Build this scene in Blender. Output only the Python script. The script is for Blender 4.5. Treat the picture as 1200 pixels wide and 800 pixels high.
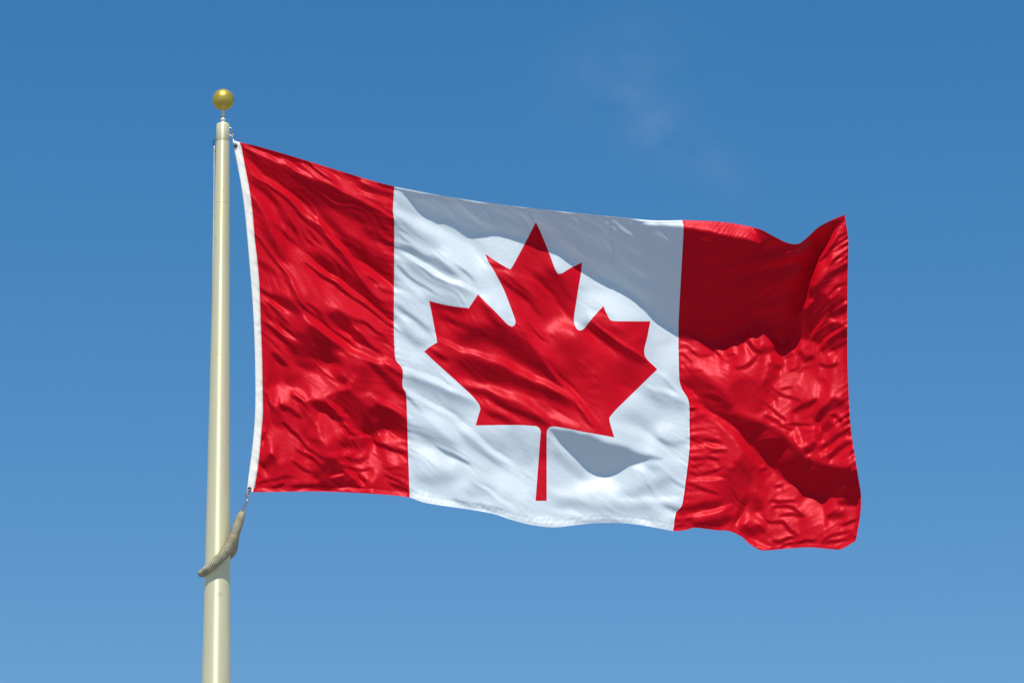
import bpy, bmesh, math
import numpy as np
from mathutils import Vector
from mathutils.geometry import delaunay_2d_cdt

for o in list(bpy.data.objects):
    bpy.data.objects.remove(o, do_unlink=True)
scn = bpy.context.scene
COL = scn.collection
R = math.radians

# ------------------------------------------------------------------ camera
PITCH = R(16.0)
CAM = np.array([0.0, 0.0, 1.6])
LENS = 135.0
FPX = LENS / 36.0 * 1200.0
FWD = np.array([0.0, math.cos(PITCH), math.sin(PITCH)])
UP = np.array([0.0, -math.sin(PITCH), math.cos(PITCH)])
RT = np.array([1.0, 0.0, 0.0])
cd = bpy.data.cameras.new('camera')
cd.lens = LENS
cd.sensor_width = 36.0
cd.clip_start = 0.1
cd.clip_end = 20000.0
cam = bpy.data.objects.new('camera', cd)
cam.location = CAM
cam.rotation_euler = (math.pi / 2 + PITCH, 0, 0)
COL.objects.link(cam)
scn.camera = cam

# ------------------------------------------------------------------ sun + sky
SUN_EL, SUN_AZ = R(60.0), R(5.0)        # behind the camera, a little to the left
to_sun = Vector((-math.cos(SUN_EL) * math.sin(SUN_AZ), -math.cos(SUN_EL) * math.cos(SUN_AZ), math.sin(SUN_EL)))
sl = bpy.data.lights.new('sun', 'SUN')
sl.energy = 4.6
sl.angle = R(0.53)
sl.color = (1.0, 0.955, 0.89)
so = bpy.data.objects.new('sun', sl)
so.rotation_euler = (-to_sun).to_track_quat('-Z', 'Y').to_euler()
so.location = (0, -5, 30)
COL.objects.link(so)

SKY_STRENGTH = 0.10
EXPOSURE = 0.0
w = bpy.data.worlds.new('World')
scn.world = w
w.use_nodes = True
nt = w.node_tree
nt.nodes.clear()
N = nt.nodes.new
L = nt.links.new
sky = N('ShaderNodeTexSky')
sky.sky_type = 'NISHITA'
sky.sun_disc = False
sky.sun_elevation = SUN_EL
sky.sun_rotation = R(180.0) + SUN_AZ
sky.altitude = 300.0
sky.air_density = 1.0
sky.dust_density = 0.1
sky.ozone_density = 3.0
hs = N('ShaderNodeHueSaturation')
hs.inputs['Hue'].default_value = 0.504
hs.inputs['Saturation'].default_value = 1.39
hs.inputs['Value'].default_value = 1.08
L(sky.outputs[0], hs.inputs['Color'])
# a faint wisp of high cloud, fixed in one direction of the sky
def px_dir(x, y):
    d = FWD + RT * (x - 600) / FPX - UP * (y - 400) / FPX
    return d / np.linalg.norm(d)
tc = N('ShaderNodeTexCoord')
def wisp(cx, cy, ax, ay, ang, strength):
    c = px_dir(cx, cy)
    u = np.array([1.0, 0, 0]); v = np.cross(u, c); v /= np.linalg.norm(v)
    a = math.radians(ang)
    e1 = u * math.cos(a) + v * math.sin(a); e2 = -u * math.sin(a) + v * math.cos(a)
    def dot(vec, off, sc):
        n = N('ShaderNodeVectorMath'); n.operation = 'DOT_PRODUCT'
        n.inputs[1].default_value = tuple(vec); L(tc.outputs['Generated'], n.inputs[0])
        m = N('ShaderNodeMath'); m.operation = 'SUBTRACT'; L(n.outputs['Value'], m.inputs[0]); m.inputs[1].default_value = off
        k = N('ShaderNodeMath'); k.operation = 'DIVIDE'; L(m.outputs[0], k.inputs[0]); k.inputs[1].default_value = sc
        p = N('ShaderNodeMath'); p.operation = 'POWER'; L(k.outputs[0], p.inputs[0]); p.inputs[1].default_value = 2
        return p
    p1 = dot(e1, float(np.dot(e1, c)), ax / FPX); p2 = dot(e2, float(np.dot(e2, c)), ay / FPX)
    s = N('ShaderNodeMath'); s.operation = 'ADD'; L(p1.outputs[0], s.inputs[0]); L(p2.outputs[0], s.inputs[1])
    neg = N('ShaderNodeMath'); neg.operation = 'MULTIPLY'; L(s.outputs[0], neg.inputs[0]); neg.inputs[1].default_value = -1
    ex = N('ShaderNodeMath'); ex.operation = 'EXPONENT'; L(neg.outputs[0], ex.inputs[0])
    no = N('ShaderNodeTexNoise'); no.inputs['Scale'].default_value = 70; no.inputs['Detail'].default_value = 5
    L(tc.outputs['Generated'], no.inputs['Vector'])
    mr = N('ShaderNodeMapRange'); mr.inputs[1].default_value = 0.35; mr.inputs[2].default_value = 0.7
    L(no.outputs['Fac'], mr.inputs[0])
    mu = N('ShaderNodeMath'); mu.operation = 'MULTIPLY'; L(ex.outputs[0], mu.inputs[0]); L(mr.outputs[0], mu.inputs[1])
    k = N('ShaderNodeMath'); k.operation = 'MULTIPLY'; L(mu.outputs[0], k.inputs[0]); k.inputs[1].default_value = strength
    return k
w1 = wisp(782, 162, 85, 26, -32, 0.10)
w2 = wisp(740, 85, 80, 65, 0, 0.06)
ws = N('ShaderNodeMath'); ws.operation = 'ADD'; L(w1.outputs[0], ws.inputs[0]); L(w2.outputs[0], ws.inputs[1])
mx = N('ShaderNodeMix'); mx.data_type = 'RGBA'
L(ws.outputs[0], mx.inputs['Factor'])
gm = N('ShaderNodeGamma'); gm.inputs['Gamma'].default_value = 0.84
L(hs.outputs[0], gm.inputs['Color'])
sc_ = N('ShaderNodeVectorMath'); sc_.operation = 'SCALE'; sc_.inputs['Scale'].default_value = 1.31
L(gm.outputs[0], sc_.inputs[0])
L(sc_.outputs[0], mx.inputs[6])
mx.inputs[7].default_value = (5.3, 6.5, 7.7, 1)
bg = N('ShaderNodeBackground')
bg.inputs['Strength'].default_value = SKY_STRENGTH
L(mx.outputs[2], bg.inputs['Color'])
wo = N('ShaderNodeOutputWorld')
L(bg.outputs[0], wo.inputs['Surface'])

vs = scn.view_settings
vs.view_transform = 'Standard'
vs.look = 'None'
vs.exposure = EXPOSURE
vs.gamma = 1.0
vs.use_curve_mapping = False

# ------------------------------------------------------------------ helpers
YF = 18.2                                # distance of the flag's plane
SPX = FPX / (YF / math.cos(PITCH))       # pixels of the working drawing per metre at that plane

def at(x, y, d=0.0, Y=YF):
    """drawing units -> a point of the vertical plane at Y, brought d units nearer along the sight line"""
    x = np.asarray(x, float); y = np.asarray(y, float)
    dx = (x - 600) / FPX; dy = -(y - 400) / FPX
    dirv = FWD + dx[..., None] * RT + dy[..., None] * UP
    P = CAM + dirv * (Y / dirv[..., 1])[..., None]
    n = dirv / np.linalg.norm(dirv, axis=-1)[..., None]
    return P - n * (np.asarray(d, float) / SPX)[..., None]

def V(x, y, d=0.0, Y=YF):
    return Vector(at(np.array(x), np.array(y), np.array(d), Y))

def empty(name, loc, label, cat, group=None):
    o = bpy.data.objects.new(name, None)
    o.location = loc
    o['label'] = label; o['category'] = cat
    if group: o['group'] = group
    COL.objects.link(o)
    bpy.context.view_layer.update()
    return o

def link(name, me, mat, parent=None):
    o = bpy.data.objects.new(name, me)
    if mat and not me.materials: me.materials.append(mat)
    COL.objects.link(o)
    if parent is not None:
        o.parent = parent
        off = Vector((0, 0, 0)); p = parent
        while p is not None:
            off = off + Vector(p.location); p = p.parent
        me.transform(__import__('mathutils').Matrix.Translation(-off))
    return o

def smooth(me):
    me.polygons.foreach_set('use_smooth', [True] * len(me.polygons))

def tube_bm(bm, pts, rad, seg=14, cap=True, prof=None):
    pts = [Vector(p) for p in pts]
    n = len(pts)
    t0 = (pts[1] - pts[0]).normalized()
    ref = Vector((0, 0, 1)) if abs(t0.z) < 0.9 else Vector((1, 0, 0))
    nrm = (ref - t0 * ref.dot(t0)).normalized()
    rings = []
    for i, p in enumerate(pts):
        t = (pts[min(i + 1, n - 1)] - pts[max(i - 1, 0)]).normalized()
        nrm = (nrm - t * nrm.dot(t)).normalized()
        b = t.cross(nrm)
        r = rad[i] if hasattr(rad, '__len__') else rad
        ring = []
        for k in range(seg):
            a = 2 * math.pi * k / seg
            rr = r * (prof(i, a) if prof else 1)
            ring.append(bm.verts.new(p + (nrm * math.cos(a) + b * math.sin(a)) * rr))
        rings.append(ring)
    for i in range(n - 1):
        for k in range(seg):
            bm.faces.new((rings[i][k], rings[i][(k + 1) % seg], rings[i + 1][(k + 1) % seg], rings[i + 1][k]))
    if cap:
        bm.faces.new(rings[0][::-1]); bm.faces.new(rings[-1])

def lathe_bm(bm, axis0, axis1, prof, seg=48):
    """prof = [(t along axis0->axis1 in metres, radius)]"""
    a = Vector(axis0); d = (Vector(axis1) - a).normalized()
    ref = Vector((1, 0, 0)) if abs(d.x) < 0.9 else Vector((0, 1, 0))
    u = (ref - d * ref.dot(d)).normalized(); v = d.cross(u)
    rings = []
    for t, r in prof:
        c = a + d * t
        if r < 1e-6:
            rings.append([bm.verts.new(c)])
        else:
            rings.append([bm.verts.new(c + (u * math.cos(2 * math.pi * k / seg) + v * math.sin(2 * math.pi * k / seg)) * r) for k in range(seg)])
    for A, B in zip(rings, rings[1:]):
        for k in range(seg):
            k2 = (k + 1) % seg
            if len(A) == 1 and len(B) == 1: continue
            if len(A) == 1: bm.faces.new((A[0], B[k2], B[k]))
            elif len(B) == 1: bm.faces.new((A[k], A[k2], B[0]))
            else: bm.faces.new((A[k], A[k2], B[k2], B[k]))

def bm_obj(name, bm, mat, parent=None, sm=True):
    bmesh.ops.recalc_face_normals(bm, faces=bm.faces)
    me = bpy.data.meshes.new(name)
    bm.to_mesh(me); bm.free()
    if sm: smooth(me)
    return link(name, me, mat, parent)

def spline(pts, n):
    """Catmull-Rom through pts, n samples evenly spaced by arc length"""
    P = np.array(pts, float)
    P = np.vstack([2 * P[0] - P[1], P, 2 * P[-1] - P[-2]])
    out = []
    for i in range(1, len(P) - 2):
        p0, p1, p2, p3 = P[i - 1], P[i], P[i + 1], P[i + 2]
        m1 = (p2 - p0) / 2; m2 = (p3 - p1) / 2
        l = np.linalg.norm(p2 - p1)
        for m in (m1, m2):
            q = np.linalg.norm(m)
            if q > l: m *= l / q
        t = np.linspace(0, 1, 17)[:-1, None]
        out.append((2*t**3-3*t**2+1)*p1 + (t**3-2*t**2+t)*m1 + (-2*t**3+3*t**2)*p2 + (t**3-t**2)*m2)
    out.append(P[-2][None])
    Q = np.vstack(out)
    s = np.r_[0, np.cumsum(np.linalg.norm(np.diff(Q, axis=0), axis=1))]
    q = np.linspace(0, s[-1], n)
    return np.stack([np.interp(q, s, Q[:, k]) for k in range(Q.shape[1])], -1)

# ------------------------------------------------------------------ materials
def mat_new(name):
    m = bpy.data.materials.new(name); m.use_nodes = True
    return m, m.node_tree, m.node_tree.nodes['Principled BSDF'], m.node_tree.nodes['Material Output']

def cloth_mat(name, col, trans_col, trans=0.18, rough=0.42, spec=0.5, tint=(1, 1, 1), vary=0.06):
    m, t, b, out = mat_new(name)
    tcn = t.nodes.new('ShaderNodeTexCoord')
    no = t.nodes.new('ShaderNodeTexNoise'); no.inputs['Scale'].default_value = 3.5; no.inputs['Detail'].default_value = 5
    t.links.new(tcn.outputs['Object'], no.inputs['Vector'])
    mr = t.nodes.new('ShaderNodeMapRange'); mr.inputs[1].default_value = 0.3; mr.inputs[2].default_value = 0.7
    mr.inputs[3].default_value = 1 - vary; mr.inputs[4].default_value = 1 + vary
    t.links.new(no.outputs['Fac'], mr.inputs[0])
    hv = t.nodes.new('ShaderNodeHueSaturation'); hv.inputs['Color'].default_value = (*col, 1)
    t.links.new(mr.outputs[0], hv.inputs['Value'])
    t.links.new(hv.outputs[0], b.inputs['Base Color'])
    b.inputs['Roughness'].default_value = rough
    b.inputs['Specular IOR Level'].default_value = spec
    b.inputs['Specular Tint'].default_value = (*tint, 1)
    tr = t.nodes.new('ShaderNodeBsdfTranslucent'); tr.inputs['Color'].default_value = (*trans_col, 1)
    # fine crimp of the weave
    n2 = t.nodes.new('ShaderNodeTexNoise'); n2.inputs['Scale'].default_value = 60; n2.inputs['Detail'].default_value = 4
    t.links.new(tcn.outputs['Object'], n2.inputs['Vector'])
    bp = t.nodes.new('ShaderNodeBump'); bp.inputs['Strength'].default_value = 0.25; bp.inputs['Distance'].default_value = 0.004
    t.links.new(n2.outputs['Fac'], bp.inputs['Height'])
    t.links.new(bp.outputs[0], b.inputs['Normal'])
    t.links.new(bp.outputs[0], tr.inputs['Normal'])
    ms = t.nodes.new('ShaderNodeMixShader'); ms.inputs[0].default_value = trans
    t.links.new(b.outputs[0], ms.inputs[1]); t.links.new(tr.outputs[0], ms.inputs[2])
    t.links.new(ms.outputs[0], out.inputs['Surface'])
    return m

def hard_mat(name, col, metallic=0.0, rough=0.4, spec=0.5, vary=0.08, scale=(8, 8, 8), bump=0.0, rvary=0.06, dirt=None, aniso=0.0):
    m, t, b, out = mat_new(name)
    tcn = t.nodes.new('ShaderNodeTexCoord')
    mp = t.nodes.new('ShaderNodeMapping'); mp.inputs['Scale'].default_value = scale
    t.links.new(tcn.outputs['Object'], mp.inputs['Vector'])
    no = t.nodes.new('ShaderNodeTexNoise'); no.inputs['Scale'].default_value = 1; no.inputs['Detail'].default_value = 6
    t.links.new(mp.outputs[0], no.inputs['Vector'])
    mr = t.nodes.new('ShaderNodeMapRange'); mr.inputs[1].default_value = 0.3; mr.inputs[2].default_value = 0.7
    mr.inputs[3].default_value = 1 - vary; mr.inputs[4].default_value = 1 + vary
    t.links.new(no.outputs['Fac'], mr.inputs[0])
    hv = t.nodes.new('ShaderNodeHueSaturation'); hv.inputs['Color'].default_value = (*col, 1)
    t.links.new(mr.outputs[0], hv.inputs['Value'])
    last = hv.outputs[0]
    if dirt:
        n3 = t.nodes.new('ShaderNodeTexNoise'); n3.inputs['Scale'].default_value = 14; n3.inputs['Detail'].default_value = 6
        t.links.new(tcn.outputs['Object'], n3.inputs['Vector'])
        m3 = t.nodes.new('ShaderNodeMapRange'); m3.inputs[1].default_value = 0.66; m3.inputs[2].default_value = 0.82
        m3.inputs[4].default_value = 0.5
        t.links.new(n3.outputs['Fac'], m3.inputs[0])
        mm = t.nodes.new('ShaderNodeMix'); mm.data_type = 'RGBA'
        t.links.new(m3.outputs[0], mm.inputs['Factor']); t.links.new(last, mm.inputs[6]); mm.inputs[7].default_value = (*dirt, 1)
        last = mm.outputs[2]
    t.links.new(last, b.inputs['Base Color'])
    b.inputs['Metallic'].default_value = metallic
    b.inputs['Specular IOR Level'].default_value = spec
    m4 = t.nodes.new('ShaderNodeMapRange'); m4.inputs[1].default_value = 0.3; m4.inputs[2].default_value = 0.7
    m4.inputs[3].default_value = rough - rvary; m4.inputs[4].default_value = rough + rvary
    t.links.new(no.outputs['Fac'], m4.inputs[0]); t.links.new(m4.outputs[0], b.inputs['Roughness'])
    if aniso:
        # spun finish: fine grooves run round the pole and draw the highlight out along it
        tg = t.nodes.new('ShaderNodeTangent'); tg.direction_type = 'RADIAL'; tg.axis = 'Z'
        t.links.new(tg.outputs[0], b.inputs['Tangent'])
        b.inputs['Anisotropic'].default_value = aniso; b.inputs['Anisotropic Rotation'].default_value = 0.25
    if bump:
        bp = t.nodes.new('ShaderNodeBump'); bp.inputs['Strength'].default_value = bump; bp.inputs['Distance'].default_value = 0.003
        t.links.new(no.outputs['Fac'], bp.inputs['Height']); t.links.new(bp.outputs[0], b.inputs['Normal'])
    return m

M_RED = cloth_mat('red_nylon', (0.60, 0.0040, 0.015), (0.50, 0.003, 0.007), trans=0.14, rough=0.40, spec=0.40, tint=(1.0, 0.14, 0.19))
M_WHITE = cloth_mat('white_nylon', (0.66, 0.735, 0.765), (0.64, 0.69, 0.74), trans=0.20, rough=0.45, spec=0.45, vary=0.02)
M_CANVAS = cloth_mat('heading_canvas', (0.88, 0.85, 0.76), (0.6, 0.57, 0.5), trans=0.03, rough=0.8, spec=0.2, vary=0.05)
M_POLE = hard_mat('champagne_pole_metal', (0.87, 0.80, 0.50), metallic=0.38, rough=0.54, aniso=0.9, vary=0.06, scale=(18, 18, 1.2), dirt=(0.36, 0.33, 0.22))
M_GOLD = hard_mat('gold_finial_metal', (0.58, 0.43, 0.07), metallic=0.5, rough=0.42, vary=0.05, scale=(20, 20, 20))
M_SPINDLE = hard_mat('spindle_metal', (0.72, 0.68, 0.5), metallic=0.2, rough=0.35, vary=0.1, scale=(60, 60, 60))
M_STEEL = hard_mat('steel_fitting', (0.45, 0.44, 0.42), metallic=0.9, rough=0.35, vary=0.15, scale=(60, 60, 60))
M_BRASS = hard_mat('aged_brass', (0.16, 0.12, 0.08), metallic=0.8, rough=0.4, vary=0.2, scale=(60, 60, 60))
M_ROPE = hard_mat('halyard_rope_fibre', (0.55, 0.54, 0.50), rough=0.85, spec=0.2, vary=0.15, scale=(90, 90, 90))
M_SLING = hard_mat('wound_cord', (0.38, 0.345, 0.225), rough=0.75, spec=0.3, vary=0.25, scale=(40, 40, 40), bump=0.3, dirt=(0.12, 0.08, 0.05))

# ------------------------------------------------------------------ ground
def ground():
    m, t, b, out = mat_new('grey_bounce_paving')  # unseen ground; grey paving made up for the neutral light it bounces up
    tcn = t.nodes.new('ShaderNodeTexCoord')
    no = t.nodes.new('ShaderNodeTexNoise'); no.inputs['Scale'].default_value = 0.6; no.inputs['Detail'].default_value = 10
    t.links.new(tcn.outputs['Object'], no.inputs['Vector'])
    cr = t.nodes.new('ShaderNodeValToRGB')
    cr.color_ramp.elements[0].position = 0.3; cr.color_ramp.elements[0].color = (0.19, 0.19, 0.195, 1)
    cr.color_ramp.elements[1].position = 0.7; cr.color_ramp.elements[1].color = (0.29, 0.29, 0.295, 1)
    t.links.new(no.outputs['Fac'], cr.inputs['Fac']); t.links.new(cr.outputs[0], b.inputs['Base Color'])
    b.inputs['Roughness'].default_value = 0.9
    bm = bmesh.new()
    rs = [0, 4, 8, 14, 25, 50, 120, 400, 1500, 6000]
    seg = 48; rings = []
    for r in rs:
        if r == 0: rings.append([bm.verts.new((0, 10, 0))]); continue
        rings.append([bm.verts.new((r * math.cos(2*math.pi*k/seg), 10 + r * math.sin(2*math.pi*k/seg), 0)) for k in range(seg)])
    for A, B in zip(rings, rings[1:]):
        for k in range(seg):
            if len(A) == 1: bm.faces.new((A[0], B[k], B[(k+1) % seg]))
            else: bm.faces.new((A[k], B[k], B[(k+1) % seg], A[(k+1) % seg]))
    o = bm_obj('ground', bm, m)
    o['kind'] = 'structure'
ground()

# ------------------------------------------------------------------ outlines of the flag (drawing units)
TOP = [(281,167),(300,171),(345,184),(400,201),(440,213),(462,218.5),(500,226),(560,236),(620,243.5),(690,251),(740,256),(760,258),(780,258.5),(799.5,258),(830,259),(860,262),(890,268.5),(905,276),(920,283.5),(930,286),(937,285),(945,279),(958,267),(970,260),(985,253.5),(990,252)]
BOT1 = [(296.5,576.5),(330,576),(370,575.5),(415,577),(460,580),(480,582.5)]
BOT2 = [(480,582.5),(495,588),(517,592),(552,597),(579,602),(600,609),(624,615),(650,617.6),(674,615),(702,612.5),(734,613),(760,616.5),(789,622)]
BOT3 = [(789,622),(802,621),(814,618),(840,621),(855,622),(870,629),(877,636),(891,644),(905,644),(927,642),(950,641),(974,643),(986,643),(1003,633)]
LEFT = [(281,167),(286.5,197.5),(291,220),(295,250),(297.5,280),(300.5,305),(303,335),(304.5,377),(306,415),(306.8,460),(307,485),(305.5,504),(302.5,537),(298.7,563),(296.5,576.5)]
HEAD = [(272.2,164.2),(277.5,190),(283,220),(287,250),(290,280),(292,305),(295,340),(297,370),(298.3,400),(299,430),(299.3,470),(298,500),(295,530),(291,560),(289.3,576)]
SEAM1 = [(462,218.5),(460.5,247),(462,258),(462,300),(461.6,385),(462.5,410),(464,422),(471.7,432.5),(471.7,452),(475.7,461),(477,485),(478,522),(479,552),(480,582.5)]
SEAM2 = [(799.5,258),(801,267),(798,324),(796,360),(795,387),(796,444),(799,455),(807,470),(808,500),(808,524),(804,560),(799,592),(792,601),(789,622)]
RIGHT = [(990,252),(991.5,262),(994,280),(993.3,340),(993,400),(994,450),(997,500),(1002,535),(1006,560),(1009,580),(1008,604),(1003,633)]
LEAF = [(329,45),(345,80),(365,130),(380,170),(387,180),(397,178),(420,164),(449,150),(446,180),(440,215),(433,260),(428,293),(430,312),(438,325),(448,326),(456,320),(480,290),(505,263),(513,283),(526,301),(575,303),(627,303),(620,340),(612,390),(645,428),(610,462),(575,496),(540,530),(526,546),(520,556),(524,575),(533,605),(495,598),(450,590),(410,582),(378,577),(366,578),(358,588),(357,620),(357,690),(357,770),(328,770),(334,690),(340,610),(341,588),(333,577),(320,575),(285,573),(235,573),(172,574),(180,545),(184,532),(180,518),(160,494),(110,448),(70,412),(38,382),(52,370),(72,358),(62,305),(51,250),(100,262),(154,269),(178,233),(220,275),(255,311),(266,317),(274,312),(275,300),(260,258),(245,220),(220,172),(205,148),(197,128),(225,147),(250,162),(262,168),(268,160),(290,120)]
LEAF = [(480 + .45 * a, 240 + .45 * b) for a, b in LEAF]

# ------------------------------------------------------------------ drape of the cloth
# The folds are set down as lines of where the cloth tips up to the sky (+) or down to the ground (-);
# the surface whose slope follows them is then solved for.
GX0, GY0, GW, GH = 230, 110, 1024, 720
Yg, Xg = np.mgrid[0:GH, 0:GW].astype(np.float32)
Xg += GX0; Yg += GY0
rng = np.random.default_rng(7)

def spec_noise(lx, ly, ang, seed):
    """stationary noise with wavelength ~lx across and ly along the direction ang"""
    r = np.random.default_rng(seed)
    F = np.fft.fft2(r.standard_normal((GH, GW)))
    ky = np.fft.fftfreq(GH)[:, None]; kx = np.fft.fftfreq(GW)[None]
    a = math.radians(ang)
    ka = kx * math.cos(a) + ky * math.sin(a); kc = -kx * math.sin(a) + ky * math.cos(a)
    H = np.exp(-(ka * ly) ** 2 * 2) * np.exp(-((np.abs(kc) * lx - 1) / 0.45) ** 2)
    n = np.fft.ifft2(F * H).real
    return (n / n.std()).astype(np.float32)
def low_noise(l, seed):
    r = np.random.default_rng(seed)
    F = np.fft.fft2(r.standard_normal((GH, GW)))
    k2 = np.fft.fftfreq(GH)[:, None] ** 2 + np.fft.fftfreq(GW)[None] ** 2
    n = np.fft.ifft2(F * np.exp(-k2 * l * l * 2)).real
    return (n / n.std()).astype(np.float32)

WX = Xg + 0.8 * low_noise(16, 1) + 0.25 * low_noise(7, 3)
WY = Yg + 0.8 * low_noise(16, 2) + 0.25 * low_noise(7, 4)
T = np.full((GH, GW), 0.22, np.float32)

def sstep(a): a = np.clip(a, 0, 1); return a * a * (3 - 2 * a)

def stroke(val, wid, pts):
    global T
    P = np.array(pts, float)
    e0 = P[0] - P[1]; e1 = P[-1] - P[-2]; ex = 0.13 * np.linalg.norm(np.diff(P, axis=0), axis=1).sum()
    P[0] += e0 / np.linalg.norm(e0) * ex; P[-1] += e1 / np.linalg.norm(e1) * ex
    if len(P) > 2: P = spline(P, max(8, 3 * len(P)))
    m = wid * 2.2 + 6
    x0 = int(max(0, P[:, 0].min() - m - GX0)); x1 = int(min(GW, P[:, 0].max() + m - GX0))
    y0 = int(max(0, P[:, 1].min() - m - GY0)); y1 = int(min(GH, P[:, 1].max() + m - GY0))
    if x1 <= x0 or y1 <= y0: return
    X = WX[y0:y1, x0:x1]; Y = WY[y0:y1, x0:x1]
    seg = np.linalg.norm(np.diff(P, axis=0), axis=1); tot = seg.sum(); acc = 0
    best = np.full(X.shape, 1e9); bs = np.zeros(X.shape)
    for a, b, l in zip(P, P[1:], seg):
        t = np.clip(((X - a[0]) * (b[0] - a[0]) + (Y - a[1]) * (b[1] - a[1])) / max(l * l, 1e-6), 0, 1)
        d = np.hypot(X - a[0] - t * (b[0] - a[0]), Y - a[1] - t * (b[1] - a[1]))
        k = d < best
        best = np.where(k, d, best); bs = np.where(k, (acc + t * l) / tot, bs); acc += l
    wl = wid * (0.45 + 0.55 * np.sin(np.pi * np.clip(bs, 0.0, 1)) ** 0.6)
    a = np.exp(-0.8 * (best / wl) ** 2) if wid >= 3 else np.exp(-0.9 * (best / wl) ** 2)
    a = np.where(a < 0.02, 0, a) * sstep(np.minimum(bs, 1 - bs) / 0.22 + 0.12)
    T[y0:y1, x0:x1] = T[y0:y1, x0:x1] * (1 - a) + val * a

def poly_dist(X, Y, P):
    """signed distance, positive inside"""
    P = np.array(P, float); Q = np.roll(P, -1, 0)
    best = np.full(X.shape, 1e9); ins = np.zeros(X.shape, bool)
    for a, b in zip(P, Q):
        l2 = ((b - a) ** 2).sum() + 1e-9
        t = np.clip(((X - a[0]) * (b[0] - a[0]) + (Y - a[1]) * (b[1] - a[1])) / l2, 0, 1)
        best = np.minimum(best, np.hypot(X - a[0] - t * (b[0] - a[0]), Y - a[1] - t * (b[1] - a[1])))
        c = (a[1] > Y) != (b[1] > Y)
        with np.errstate(divide='ignore', invalid='ignore'):
            xi = (b[0] - a[0]) * (Y - a[1]) / (b[1] - a[1] + 1e-12) + a[0]
        ins ^= c & (X < xi)
    return np.where(ins, best, -best)

def fill(val, soft, P):
    global T
    d = poly_dist(WX, WY, P)
    a = sstep(d / soft + 0.5)
    T[:] = T * (1 - a) + val * a
    return a

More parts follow.
